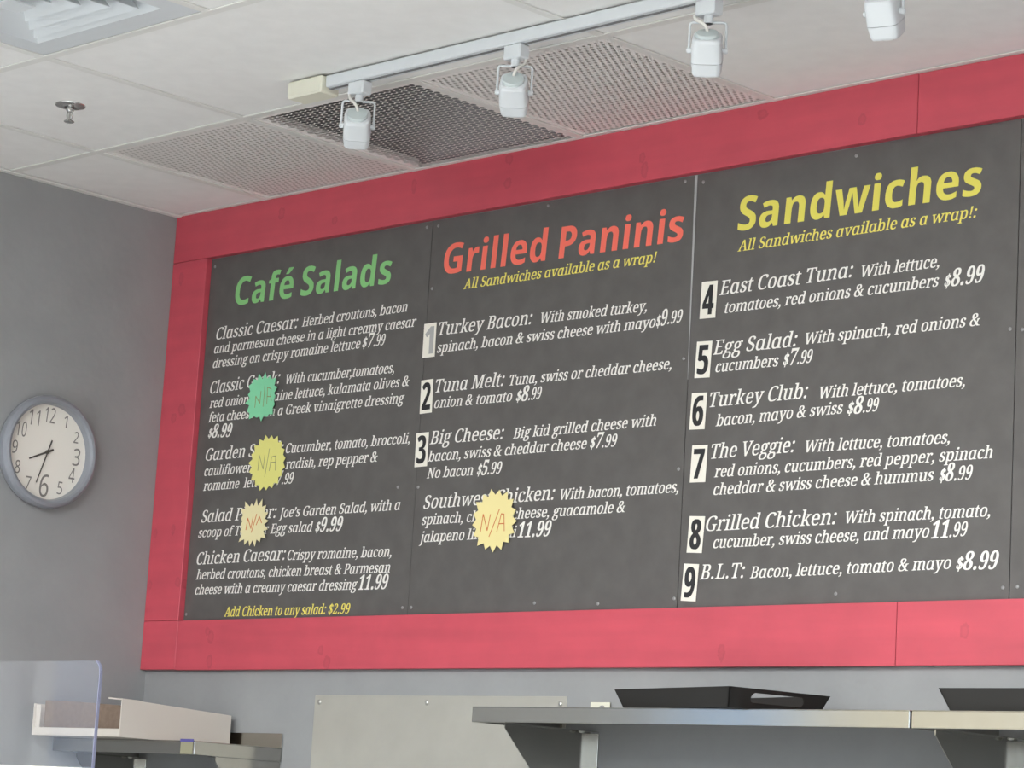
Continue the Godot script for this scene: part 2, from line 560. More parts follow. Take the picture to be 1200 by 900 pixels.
func lettering(called: String, text: String, kind: String, italic: bool, p0: Vector2, p1: Vector2, cap: float, lean: float, heavy: float, z: float, m: Material, parent: Node3D) -> void:
	# flat vinyl letters from p0 to p1 along the baseline
	var pen := 0.0
	var all := PackedVector2Array()
	var lo := 1e9
	var hi := -1e9
	for ch in text:
		var g: Array = glyph(kind, ch, italic)
		var k := 0.72 if ch == "$" and kind == "serif bold" else 1.0      # the small dollar sign before a price
		for v: Vector2 in g[0]:
			var q := Vector2(v.x * k + pen, v.y * k)
			lo = minf(lo, q.x)
			hi = maxf(hi, q.x)
			all.append(q)
		pen += g[1] * k
	var along := p1 - p0
	var wide := along.length() - lean * cap * 0.55
	along = along.normalized()
	var up := Vector2(-along.y, along.x)
	var sx := wide / (hi - lo)
	var st := begin()
	st.set_normal(Vector3(0, 0, 1))
	var steps := [0.0] if heavy <= 0.0 else [-heavy, heavy]
	for s in steps.size():
		for i in range(0, all.size(), 3):
			var q := []
			for k in 3:
				var v := all[i + k]
				var w: Vector2 = p0 + along * ((v.x - lo) * sx + v.y * cap * lean + steps[s] * cap) + up * (v.y * cap)
				q.append(Vector3(w.x, w.y, z + 0.0001 * s))
			if (q[1] - q[0]).cross(q[2] - q[0]).z > 0.0:
				q = [q[0], q[2], q[1]]
			for v in q:
				st.add_vertex(v)
	part(called, st, m, parent)

# ---------------------------------------------------------------- the place
func _ready() -> void:
	var cam := Camera3D.new()
	cam.name = "camera"
	cam.position = Vector3(6.0406, H - 1.752, 4.6889)
	cam.rotation = Vector3(0.1720, 0.7818, 0.0592)
	cam.fov = rad_to_deg(2.0 * atan(450.0 / 3105.73))
	cam.near = 0.05
	cam.far = 60.0
	add_child(cam)
	cam.current = true
	var env := Environment.new()
	var sky := Sky.new()
	var sm := ProceduralSkyMaterial.new()
	sm.sky_top_color = Color8(150, 184, 222)
	sm.sky_horizon_color = Color8(214, 226, 236)
	sm.ground_bottom_color = Color8(190, 188, 182)
	sm.ground_horizon_color = Color8(204, 204, 200)
	sm.sky_energy_multiplier = 2.0
	sm.ground_energy_multiplier = 2.0
	sky.sky_material = sm
	env.background_mode = Environment.BG_SKY
	env.sky = sky
	env.tonemap_mode = Environment.TONE_MAPPER_LINEAR
	env.tonemap_exposure = 1.0
	env.sdfgi_enabled = true
	env.ssao_enabled = true
	env.ssil_enabled = true
	var we := WorldEnvironment.new()
	we.name = "environment"
	we.environment = env
	add_child(we)
	make_materials()
	# ceiling lights of the room, in grid cells outside the frame: [column, row]
	var lamps := [[3, 4], [1, 7], [5, 8], [2, 11], [9, 10]]
	for l in lamps:
		ceiling_light(l[0], l[1])
	room(lamps)
	return_grille(0, false, "finely perforated return air panel in the ceiling next to the plain edge tile")
	return_grille(1, true, "open-mesh return air panel showing the dark ceiling void between two finer panels")
	return_grille(2, false, "finely perforated return air panel between the open-mesh panel and a long plain tile")
	air_diffuser()
	menu_frame()
	menu_panels()
	stickers()
	wall_clock()
	light_track()
	sprinkler()
	steel_sheet()
	wall_shelf(1.626, 2.869, "long stainless steel wall shelf holding a black tray with a slot handle", [1.72], false)
	wall_shelf(2.875, 4.09, "stainless steel wall shelf butted against the end of the slotted tray's shelf", [2.922, 4.0], false)
	wall_shelf(WX + 0.003, 0.604, "short stainless steel corner shelf with a white carton on it", [-0.004, 0.599], true)
	trays()
	carton()
	counter_and_guard()

func cell(i: int) -> float:
	return GX + M2 * i

func row(k: int) -> float:
	return GZ + M2 * k

func ceiling_light(i: int, k: int) -> void:
	var c := Vector3(cell(i) + M2, H, row(k) + M2 / 2)
	var t := thing("ceiling_light", "recessed white ceiling light panel in the room away from the menu", "light", c, "recessed ceiling lights")
	var st := begin()
	var a := M2 - 0.012
	var b := M2 / 2 - 0.012
	for s in [-1, 1]:
		box(st, Vector3(-a, 0, s * b - (0.03 if s > 0 else 0.0)), Vector3(a, 0.06, s * b + (0.03 if s < 0 else 0.0)), 0.002)
		box(st, Vector3(s * a - (0.03 if s > 0 else 0.0), 0, -b + 0.03), Vector3(s * a + (0.03 if s < 0 else 0.0), 0.06, b - 0.03), 0.002)
	part("frame", st, mats.white_metal, t)
	st = begin()
	box(st, Vector3(-a + 0.03, 0.01, -b + 0.03), Vector3(a - 0.03, 0.02, b - 0.03))
	part("diffuser", st, mats.glow, t)
	var l := AreaLight3D.new()
	l.name = "lamp"
	l.area_size = Vector2(2 * a - 0.08, 2 * b - 0.08)
	l.light_color = Color8(250, 250, 250)
	l.light_energy = 14
	l.shadow_enabled = true
	t.add_child(l)
	l.rotation.x = -PI / 2
	l.position.y = -0.005

func wall_with_hole(st: SurfaceTool, lo: Vector3, hi: Vector3, ax: int, a0: float, a1: float, y0: float, y1: float) -> void:
	# a wall with one rectangular opening; ax is the long axis (0 = x, 2 = z)
	var p := lo
	var q := hi
	q[ax] = a0
	box(st, p, q)
	p = lo
	p[ax] = a1
	box(st, p, hi)
	p = lo
	q = hi
	p[ax] = a0
	q[ax] = a1
	q.y = y0
	box(st, p, q)
	q.y = hi.y
	p.y = y1
	box(st, p, q)

func window(n: int, lo: Vector3, hi: Vector3, ax: int, bars: int) -> void:
	var o := structure("window_%d" % n)
	var st := begin()
	var f := 0.05
	var p := lo
	var q := hi
	q.y = lo.y + f
	box(st, p, q, 0.004)
	q = hi
	p.y = hi.y - f
	box(st, p, q, 0.004)
	for b in bars + 2:
		p = lo
		q = hi
		p.y += f
		q.y -= f
		p[ax] = lerpf(lo[ax], hi[ax] - f, b / (bars + 1.0))
		q[ax] = p[ax] + f
		box(st, p, q, 0.004)
	part("window_frame", st, mats.white_metal, o)
	var th := 2 - ax
	for b in bars + 1:
		st = begin()
		p = lo
		q = hi
		p.y += f
		q.y -= f
		p[ax] = lerpf(lo[ax], hi[ax] - f, b / (bars + 1.0)) + f
		q[ax] = lerpf(lo[ax], hi[ax] - f, (b + 1) / (bars + 1.0))
		var mid: float = (lo[th] + hi[th]) / 2
		p[th] = mid - 0.003
		q[th] = mid + 0.003
		box(st, p, q)
		part("pane", st, mats.glass, o)

func room(lamps: Array) -> void:
	var T := 0.18
	var st := begin()
	box(st, Vector3(WX - T, 0, -T), Vector3(RX + T, H + 0.5, 0))
	shell("wall_back", st, mats.wall)
	st = begin()
	box(st, Vector3(WX - T, 0, 0), Vector3(WX, H + 0.5, RZ))
	shell("wall_left", st, mats.wall)
	var dr := structure("added_door_1", Vector3(WX, 0, 0))  # unseen blue leaf and frame, added for the steel shelf to mirror
	st = begin()
	box(st, Vector3(0.0005, 0.01, 2.86), Vector3(0.03, 2.2, 3.55), 0.003)
	part("leaf", st, mats.added_door, dr)
	st = begin()
	box(st, Vector3(0.0005, 0.0, 2.86 - 0.07), Vector3(0.045, 2.27, 2.86 - 0.002), 0.003)
	box(st, Vector3(0.0005, 0.0, 3.55 + 0.002), Vector3(0.045, 2.27, 3.55 + 0.07), 0.003)
	box(st, Vector3(0.0005, 2.202, 2.86 - 0.002), Vector3(0.045, 2.27, 3.55 + 0.002), 0.003)
	part("added_door_frame", st, mats.white_metal, dr)
	st = begin()
	box(st, Vector3(WX + 0.0005, 0.1, 3.55 + 0.09), Vector3(WX + 0.02, 2.4, 3.55 + 1.9), 0.003)
	shell("added_panel_1", st, mats.added_cream)  # unseen cream panel, added only to be mirrored in the shelf front
	st = begin()
	wall_with_hole(st, Vector3(RX, 0, 0), Vector3(RX + T, H + 0.5, RZ), 2, 1.2, 7.8, 0.4, 2.7)
	shell("wall_right", st, mats.wall)
	window(2, Vector3(RX + 0.05, 0.4, 1.2), Vector3(RX + 0.11, 2.7, 7.8), 2, 3)
	st = begin()
	wall_with_hole(st, Vector3(WX - T, 0, RZ), Vector3(RX + T, H + 0.5, RZ + T), 0, 5.6, 7.6, 0.4, 2.7)
	shell("wall_front", st, mats.wall)
	window(1, Vector3(5.6, 0.4, RZ + 0.05), Vector3(7.6, 2.7, RZ + 0.11), 0, 1)
	st = begin()
	box(st, Vector3(WX - T, -T, -T), Vector3(RX + T, 0, RZ + T))
	shell("floor", st, mats.floor)
	# suspended ceiling: slab above, white tees, separate tiles
	var o := structure("ceiling")
	st = begin()
	box(st, Vector3(WX - T, H + 0.5, -T), Vector3(RX + T, H + 0.6, RZ + T))
	part("slab", st, mats.concrete, o)
	var xs := [WX]
	var i := 0
	while cell(i) < RX - 0.05:
		xs.append(cell(i))
		i += 1
	xs.append(RX)
	var zs := [0.0]
	i = 0
	while row(i) < RZ - 0.05:
		zs.append(row(i))
		i += 1
	zs.append(RZ)
	var g := 0.012
	for k in range(1, zs.size() - 1):
		st = begin()
		box(st, Vector3(WX, H, zs[k] - g), Vector3(RX, H + 0.004, zs[k] + g), 0.0008)
		box(st, Vector3(WX, H + 0.003, zs[k] - 0.002), Vector3(RX, H + 0.035, zs[k] + 0.002))
		part("main_tee", st, mats.tee, o)
	var skip := {}
	for c in range(0, 3):
		skip[Vector2i(c + 1, 0)] = true        # return air panels
	skip[Vector2i(2, 2)] = true                # air diffuser
	var joined := {Vector2i(4, 0): true, Vector2i(2, 1): true, Vector2i(4, 1): true, Vector2i(6, 1): true}   # four-foot tiles: this cell and the next
	for l in lamps:
		joined[Vector2i(l[0] + 1, l[1] + 1)] = true
	for k in zs.size() - 1:
		for c in range(1, xs.size() - 1):
			if joined.has(Vector2i(c - 1, k)):
				continue
			# the short tee on the left side of cell c
			st = begin()
			box(st, Vector3(xs[c] - g, H + 0.0004, zs[k] + (g if k > 0 else 0.0)), Vector3(xs[c] + g, H + 0.004, zs[k + 1] - g), 0.0008)
			box(st, Vector3(xs[c] - 0.002, H + 0.003, zs[k] + g), Vector3(xs[c] + 0.002, H + 0.035, zs[k + 1] - g))
			part("cross_tee", st, mats.tee, o)
	var shapes := {}
	for k in zs.size() - 1:
		for c in xs.size() - 1:
			if skip.has(Vector2i(c, k)) or joined.has(Vector2i(c - 1, k)):
				continue
			var lit := false
			for l in lamps:
				if l[0] + 1 == c and l[1] + 1 == k:
					lit = true
			if lit:
				continue
			var x1: float = xs[c + 2] if joined.has(Vector2i(c, k)) else xs[c + 1]
			var w: float = x1 - xs[c] - 0.005
			var d: float = zs[k + 1] - zs[k] - 0.005
			var key := "%.3f %.3f" % [w, d]
			if not shapes.has(key):
				st = begin()
				box(st, Vector3(-w / 2, 0, -d / 2), Vector3(w / 2, 0.014, d / 2), 0.001)
				shapes[key] = st.commit()
			var t := MeshInstance3D.new()
			t.name = "tile"
			t.mesh = shapes[key]
			t.material_override = mats.tile
			t.position = Vector3((xs[c] + x1) / 2, H + 0.0045, (zs[k] + zs[k + 1]) / 2)
			o.add_child(t, true)
	# wall angle round the edge
	st = begin()
	box(st, Vector3(WX, H - 0.002, 0), Vector3(WX + 0.022, H + 0.003, RZ), 0.0006)
	part("wall_angle", st, mats.tee, o)
	st = begin()
	box(st, Vector3(WX + 0.022, H + 0.0002, 0), Vector3(RX, H + 0.003, 0.036), 0.0006)
	part("wall_angle", st, mats.tee, o)

func return_grille(n: int, open: bool, label: String) -> void:
	# a perforated sheet laid in the grid, holes in staggered rows; the open one leads into the ceiling void, the others are backed with felt
	var m: Material = mats.grille
	var w := M2 - 0.018
	var d := GZ - 0.02
	var t := thing("return_air_panel", label, "air vent", Vector3(cell(n) + 0.009, H + 0.005, 0.004), "perforated return air panels")
	var st := begin()
	var p := 0.0174
	var r := 0.0088 if open else 0.0046
	var rows := int((d - 0.03) / 0.0151)
	var zz := (d - 0.03) / rows
	var lo := 0.015
	for j in rows:
		var z0 := lo + j * zz
		var odd := (j % 2) * 0.5
		var cols := int((w - 0.03) / p) - 1
		var pp := (w - 0.03) / (cols + 0.5)
		if odd > 0.0:
			quad(st, Vector3(lo, 0, z0), Vector3(lo + pp * 0.5, 0, z0), Vector3(lo + pp * 0.5, 0, z0 + zz), Vector3(lo, 0, z0 + zz), Vector3(0, 1, 0))
		else:
			quad(st, Vector3(w - lo - pp * 0.5, 0, z0), Vector3(w - lo, 0, z0), Vector3(w - lo, 0, z0 + zz), Vector3(w - lo - pp * 0.5, 0, z0 + zz), Vector3(0, 1, 0))
		for i in cols:
			var x0 := lo + (i + odd) * pp
			var c := Vector3(x0 + pp / 2, 0, z0 + zz / 2)
			var ring := []
			for s in 8:
				var a := TAU * (s + 0.5) / 8
				ring.append(c + Vector3(cos(a), 0, sin(a) * (0.88 if open else 1.0)) * r)
			var cor := [Vector3(x0 + pp, 0, z0 + zz), Vector3(x0, 0, z0 + zz), Vector3(x0, 0, z0), Vector3(x0 + pp, 0, z0)]
			for e in 4:
				# each corner with its two ring points, then the side between two corners
				tri(st, cor[e], ring[e * 2], ring[e * 2 + 1], c + Vector3(0, 1, 0))
				quad(st, cor[e], cor[(e + 1) % 4], ring[(e * 2 + 2) % 8], ring[e * 2 + 1], c + Vector3(0, 1, 0))
	part("perforated_sheet", st, m, t)
	st = begin()
	box(st, Vector3(0, -0.001, 0), Vector3(w, 0.012, 0.015), 0.0005)
	box(st, Vector3(0, -0.001, d - 0.015), Vector3(w, 0.012, d), 0.0005)
	box(st, Vector3(0, -0.001, 0.015), Vector3(0.015, 0.012, d - 0.015), 0.0005)
	box(st, Vector3(w - 0.015, -0.001, 0.015), Vector3(w, 0.012, d - 0.015), 0.0005)
	part("rim", st, m, t)
	if not open:
		st = begin()
		box(st, Vector3(0.015, 0.0035, 0.015), Vector3(w - 0.015, 0.009, d - 0.015))
		part("backing_felt", st, mats.felt, t)

func frustum(st: SurfaceTool, r0: float, y0: float, r1: float, y1: float, th: float) -> void:
	# one square louvre ring with sloping sides and some thickness
	for s in 4:
		var b := Basis(Vector3.UP, PI / 2 * s)
		var mid := b * Vector3(0, (y0 + y1) / 2 + th / 2, (r0 + r1) / 2)
		var a := []
		for e in [[r0, y0], [r1, y1]]:
			a.append([b * Vector3(-e[0], e[1], e[0]), b * Vector3(e[0], e[1], e[0]), b * Vector3(e[0], e[1] + th, e[0]), b * Vector3(-e[0], e[1] + th, e[0])])
		quad(st, a[0][0], a[0][1], a[1][1], a[1][0], mid)
		quad(st, a[0][3], a[0][2], a[1][2], a[1][3], mid)
		quad(st, a[0][0], a[0][1], a[0][2], a[0][3], mid)
		quad(st, a[1][0], a[1][1], a[1][2], a[1][3], mid)

func air_diffuser() -> void:
	var t := thing("air_diffuser", "white square four-way air diffuser with stepped louvres set in the ceiling", "air vent", Vector3(cell(1) + M2 / 2, H, row(1) + M2 / 2))
	var st := begin()
	frustum(st, M2 / 2 - 0.014, 0.003, 0.228, 0.003, 0.002)
	frustum(st, 0.228, 0.003, 0.195, 0.05, 0.002)
	part("frame", st, mats.white_metal, t)
	for k in 4:
		st = begin()
		var r := 0.194 - k * 0.045
		frustum(st, r, 0.0, r - 0.022, 0.034, 0.0015)
		part("louvre", st, mats.white_metal, t)
	st = begin()
	box(st, Vector3(-0.035, -0.012, -0.035), Vector3(0.035, -0.008, 0.035), 0.001)
	part("centre_plate", st, mats.white_metal, t)
	st = begin()
	box(st, Vector3(-0.2, 0.2, -0.2), Vector3(0.2, 0.21, 0.2))
	for s in [-1, 1]:
		box(st, Vector3(s * 0.207 - 0.003, 0.05, -0.21), Vector3(s * 0.207 + 0.003, 0.21, 0.21))
		box(st, Vector3(-0.204, 0.05, s * 0.207 - 0.003), Vector3(0.204, 0.21, s * 0.207 + 0.003))
	part("duct", st, mats.duct, t)

func board_mesh(lo: Vector3, hi: Vector3) -> SurfaceTool:
	# painted board; texture coordinates follow the wall so that the grain and knots stay put
	var st := begin()
	box(st, lo, hi, 0.0009)
	var arr := st.commit_to_arrays()
	var vs: PackedVector3Array = arr[Mesh.ARRAY_VERTEX]
	var uv := PackedVector2Array()
	for v in vs:
		uv.append(Vector2((v.x + 0.2 + (v.z - 0.022)) / 4.4, (H - v.y + (v.z - 0.022) * 0.3) / 1.4))
	arr[Mesh.ARRAY_TEX_UV] = uv
	var am := ArrayMesh.new()
	am.add_surface_from_arrays(Mesh.PRIMITIVE_TRIANGLES, arr)
	var out := SurfaceTool.new()
	out.create_from(am, 0)
	return out

func menu_frame() -> void:
	var t := thing("wooden_surround", "wide red painted wooden surround around the black menu boards", "surround", Vector3.ZERO)
	var x0 := WX + 0.001
	var z1 := 0.022
	for b in [
		["top_board", x0, H - 0.139, 2.629, H], ["top_board", 2.6305, H - 0.1395, 4.12, H - 0.0006],
		["side_board", x0, 2.0155, 0.141, H - 0.1402],
		["corner_block", x0, 1.8775, 0.1415, 2.0145], ["bottom_board", 0.1425, 1.876, 2.618, 2.0145], ["bottom_board", 2.6195, 1.8765, 4.12, 2.0148],
		["side_board", 3.97, 2.0158, 4.12, H - 0.1405],
	]:
		part(b[0], board_mesh(Vector3(b[1], b[2], 0.0005), Vector3(b[3], b[4], z1)), mats.red, t)

func menu_panels() -> void:
	var y0 := 2.0158
	var y1 := H - 0.1412
	var edges := [[0.1425, 1.0585], [1.0605, 1.9742], [1.9764, 2.892], [2.894, 3.968]]
	var labels := ["black menu board headed with Café Salads in green letters", "black menu board headed with Grilled Paninis in coral letters", "black menu board headed with Sandwiches in yellow letters", "black menu board without writing beside the Sandwiches board"]
	var rows := [TEXT_1, TEXT_2, TEXT_3, []]
	var heads: Array = [mats.green_vinyl, mats.coral_vinyl, mats.yellow_vinyl, null]
	var screws: Array = [SCREWS_1, SCREWS_2, SCREWS_3, SCREWS_4]
	var dot := begin()
	lathe(dot, [Vector2(0.0045, 0), Vector2(0.0042, 0.0012), Vector2(0.0025, 0.0021), Vector2(0.0, 0.0024)], 14, Transform3D(Basis(Vector3.RIGHT, PI / 2), Vector3.ZERO))
	var dot_mesh := dot.commit()
	for p in 4:
		var t := thing("menu_board", labels[p], "menu board", Vector3.ZERO)
		var st := begin()
		box(st, Vector3(edges[p][0], y0, 0.0006), Vector3(edges[p][1], y1, 0.0040), 0.0006)
		part("backing_board", st, mats.panel, t)
		for r in rows[p]:
			var a := Vector2(r[2], r[3])
			var b := Vector2(r[4], r[5])
			match r[0]:
				"title": lettering("title_lettering", r[1], "sans bold", false, a, b, 0.081, 0.07, 0.0, 0.0046, heads[p], t)
				"note": lettering("note_lettering", r[1], "serif", true, a, b, 0.0262, 0.24, 0.022, 0.0046, mats.pale_yellow_vinyl, t)
				"name": lettering("item_name_lettering", r[1], "serif", true, a, b, 0.0345, 0.24, 0.018, 0.0046, mats.white_vinyl, t)
				"body": lettering("description_lettering", r[1], "serif", true, a, b, 0.0268, 0.24, 0.024, 0.0046, mats.white_vinyl, t)
				"price": lettering("price_lettering", r[1], "serif bold", false, a, b, 0.0395, 0.24, 0.016, 0.0046, mats.white_vinyl, t)
				"cents": lettering("cents_lettering", r[1], "serif", false, a, b, 0.0305, 0.24, 0.024, 0.0046, mats.white_vinyl, t)
		for q in NUMBERS:
			if q[1] != p + 1:
				continue
			st = begin()
			box(st, Vector3(-q[4] / 2, -q[5] / 2, 0), Vector3(q[4] / 2, q[5] / 2, 0.0012), 0.0003)
			var pl := part("number_plate", st, mats.plate, t)
			pl.position = Vector3(q[2], q[3], 0.0051)
			pl.rotation.z = -q[6]
			lettering("numeral", q[0], "sans bold", false, Vector2(-q[4] * 0.33, -q[5] * 0.4), Vector2(q[4] * 0.33, -q[5] * 0.4), q[5] * 0.8, 0.0, 0.02, 0.0016, mats.faded_numeral if q[0] == "1" else mats.numeral, pl)
		for s in screws[p]:
			var o := MeshInstance3D.new()
			o.name = "screw"
			o.mesh = dot_mesh
			o.material_override = mats.screw
			o.position = Vector3(s.x, s.y, 0.0038)
			t.add_child(o, true)
	# a narrow pale trim strip that tapers downwards in the joint between two boards
	var st2 := begin()
	slab(st2, PackedVector2Array([Vector2(1.9680, y1), Vector2(1.9765, y1), Vector2(1.9764, y1 - 0.5), Vector2(1.9752, y1 - 0.5)]), 0.0043, 0.0052)
	tag(part("joint_strip", st2, mats.panel_edge, self), "thin pale joint strip between the Grilled Paninis and Sandwiches boards", "strip")

func burst(label: String, c: Vector3, r: float, inner: float, spikes: int, square: float, turn: float, bend: float, m: Material, ink: Material, pen: float, marks: Array, odd: float) -> void:
	var t := thing("starburst_note", label, "paper note", c, "N/A paper notes on the menu")
	var rng := RandomNumberGenerator.new()
	rng.seed = int(c.y * 1000)
	var n := spikes * 2
	var pts := []
	for i in n:
		var a := TAU * i / n + turn
		var k := lerpf(1.0, 1.0 / pow(pow(absf(cos(a)), 6.0) + pow(absf(sin(a)), 6.0), 1.0 / 6.0), square)
		var rr: float = r * k * (inner if i % 2 == 1 else 1.0) * (1.0 + odd * rng.randf_range(-0.5, 1.0) * (0.0 if i % 2 == 1 else 1.0))
		pts.append(Vector2(cos(a), sin(a)) * rr)
	var lift := func(p: Vector2) -> float: return bend * (p.x * p.x * 0.6 + 0.4 * p.y * p.y)
	var st := begin()
	var th := 0.0004
	var steps := 4
	for i in n:
		var p: Vector2 = pts[i]
		var q: Vector2 = pts[(i + 1) % n]
		for s in steps:
			var f0 := float(s) / steps
			var f1 := float(s + 1) / steps
			var v := [p * f0, q * f0, q * f1, p * f1]
			for z in [0.0, th]:
				var w := []
				for e: Vector2 in v:
					w.append(Vector3(e.x, e.y, lift.call(e) + z))
				quad(st, w[0], w[1], w[2], w[3], Vector3(w[0].x, w[0].y, lift.call(v[0]) + th / 2 - (0.01 if z > 0.0 else -0.01)))
		quad(st, Vector3(p.x, p.y, lift.call(p)), Vector3(q.x, q.y, lift.call(q)), Vector3(q.x, q.y, lift.call(q) + th), Vector3(p.x, p.y, lift.call(p) + th), Vector3(0, 0, lift.call(p)))
	part("paper", st, m, t)
	# handwriting
	st = begin()
	for line in marks:
		for i in line.size() - 1:
			var p: Vector2 = line[i] * r
			var q: Vector2 = line[i + 1] * r
			var d := (q - p).normalized()
			var s := Vector2(-d.y, d.x) * pen
			p -= d * pen * 0.5
			q += d * pen * 0.5
			for s0 in 4:
				var e0 := p.lerp(q, s0 / 4.0)
				var e1 := p.lerp(q, (s0 + 1) / 4.0)
				var w := []
				for e: Vector2 in [e0 - s, e0 + s, e1 + s, e1 - s]:
					w.append(Vector3(e.x, e.y, lift.call(e) + th + 0.0003))
				quad(st, w[0], w[1], w[2], w[3], Vector3(w[0].x, w[0].y, -1))
	part("handwriting", st, ink, t)

func stickers() -> void:
	var v := func(a: Array) -> Array:
		var out := []
		for i in range(0, a.size(), 2):
			out.append(Vector2(a[i], a[i + 1]))
		return out
	burst("green starburst note reading N/A over the Classic Greek salad", Vector3(0.419, 2.633, 0.0075), 0.062, 0.84, 17, 0.85, -0.02, 1.6, mats.paper_green, mats.ink_olive, 0.0011,
		[v.call([-0.45, -0.42, -0.45, 0.1, -0.15, -0.25, -0.12, 0.3]), v.call([0.1, -0.42, 0.12, 0.52]), v.call([0.35, -0.3, 0.32, 0.45, 0.6, 0.35, 0.58, 0.0, 0.36, 0.02]), v.call([0.58, 0.1, 0.68, -0.2])], 0.22)
	burst("yellow starburst note reading N/A in grey over the Garden Salad", Vector3(0.462, 2.447, 0.0072), 0.0775, 0.86, 19, 0.0, 0.12, 0.4, mats.paper_yellow, mats.ink_grey, 0.0011,
		[v.call([-0.5, -0.25, -0.48, 0.3, -0.22, -0.22, -0.18, 0.3]), v.call([-0.1, -0.5, 0.05, 0.5]), v.call([0.12, -0.3, 0.2, 0.2, 0.42, 0.22, 0.46, -0.3]), v.call([0.14, 0.0, 0.44, 0.0])], 0.05)
	burst("small cream starburst note reading N/A over the Salad Platter", Vector3(0.421, 2.281, 0.0075), 0.058, 0.82, 18, 0.7, 0.05, 1.0, mats.paper_cream, mats.ink_orange, 0.0014,
		[v.call([-0.5, -0.3, -0.42, 0.25, -0.15, -0.25, -0.05, 0.3]), v.call([-0.1, -0.45, 0.2, 0.42]), v.call([0.22, -0.1, 0.42, 0.3, 0.62, -0.02])], 0.2)
	burst("large butter yellow starburst note reading N/A over the Southwest Chicken", Vector3(1.361, 2.248, 0.0085), 0.078, 0.83, 17, 0.1, 0.3, 0.6, mats.paper_butter, mats.ink_orange, 0.0013,
		[v.call([-0.6, -0.35, -0.52, 0.22, -0.3, -0.32, -0.2, 0.2]), v.call([-0.2, -0.52, 0.2, 0.35]), v.call([0.14, -0.36, 0.3, 0.2, 0.42, 0.18, 0.48, -0.36]), v.call([0.2, -0.12, 0.46, -0.12])], 0.06)

func wall_clock() -> void:
	# hangs on the left wall; its own z axis points out of the wall
	var t := thing("wall_clock", "round wall clock with grey rim and white face showing about twenty-five to nine", "clock", Vector3(WX, H - 0.755, 0.418))
	t.rotation.y = PI / 2
	var turn := Transform3D(Basis(Vector3.RIGHT, PI / 2), Vector3.ZERO)
	var st := begin()
	lathe(st, [Vector2(0.135, 0.0), Vector2(0.152, 0.004), Vector2(0.1575, 0.018), Vector2(0.157, 0.032), Vector2(0.152, 0.042), Vector2(0.145, 0.045), Vector2(0.138, 0.043), Vector2(0.134, 0.036), Vector2(0.132, 0.016)], 72, turn)
	part("rim", st, mats.clock_rim, t)
	st = begin()
	lathe(st, [Vector2(0.133, 0.012), Vector2(0.133, 0.016), Vector2(0.0, 0.0161)], 72, turn)
	part("dial", st, mats.clock_face, t)
	for h in range(1, 13):
		var a := PI / 2 - TAU * h / 12.0
		var s: float = [0.035, 0.032, 0.048, 0.041, 0.035, 0.062, 0.036, 0.036, 0.036, 0.041, 0.043, 0.043][h - 1]     # the numerals differ in size
		var rr := 0.126 - 0.52 * s
		var w: float = s * (0.85 if h > 9 else (0.36 if h == 1 else 0.52))
		var c := Vector2(cos(a), sin(a)) * rr
		lettering("numeral", str(h), "sans", false, c + Vector2(-w / 2, -s / 2), c + Vector2(w / 2, -s / 2), s, 0.06, 0.0, 0.0167, mats.clock_ink, t)
	for hand in [["hour_hand", 246.0, 0.064, 0.022, 0.0030, 0.019], ["minute_hand", 198.5, 0.094, 0.036, 0.0022, 0.021]]:
		st = begin()
		var a := PI / 2 - deg_to_rad(hand[1])
		var d := Vector2(cos(a), sin(a))
		var n: Vector2 = Vector2(-d.y, d.x) * hand[4]
		slab(st, PackedVector2Array([-d * hand[3] - n, -d * hand[3] + n, d * hand[2] + n * 0.7, d * hand[2] - n * 0.7]), hand[5], hand[5] + 0.0008)
		part(hand[0], st, mats.clock_hand, t)
	st = begin()
	lathe(st, [Vector2(0.0055, 0.016), Vector2(0.0055, 0.023), Vector2(0.0, 0.0235)], 20, turn)
	part("hub", st, mats.clock_hand, t)

func light_track() -> void:
	var z := 0.745
	var t := thing("light_track", "white ceiling light track with a cream feed box at its end", "light track", Vector3(0, H, z))
	var st := begin()
	box(st, Vector3(1.467, -0.029, -0.0175), Vector3(4.2, -0.0005, 0.0175), 0.003)
	part("rail", st, mats.white_metal, t)
	st = begin()
	box(st, Vector3(1.467, -0.0305, -0.004), Vector3(4.2, -0.0285, 0.004))
	part("slot", st, mats.groove, t)
	st = begin()
	box(st, Vector3(1.345, -0.042, -0.03), Vector3(1.466, -0.0005, 0.03), 0.004)
	part("feed_box", st, mats.cream_plastic, t)
	var yaw := 0.80
	spotlight(Vector3(1.571, H - 0.029, z), yaw, 0.62, -0.014, "white track spotlight hanging beside the cream feed box")
	spotlight(Vector3(2.078, H - 0.029, z), yaw - 0.12, 0.66, 0.014, "white track spotlight hanging in front of the dark and pale vents' joint")
	spotlight(Vector3(2.628, H - 0.029, z), yaw - 0.15, 0.92, -0.018, "white track spotlight at the far side of the pale vent")
	spotlight(Vector3(3.072, H - 0.029, z), 0.28, 0.95, 0.014, "white track spotlight swivelled towards the menu under a plain ceiling tile")

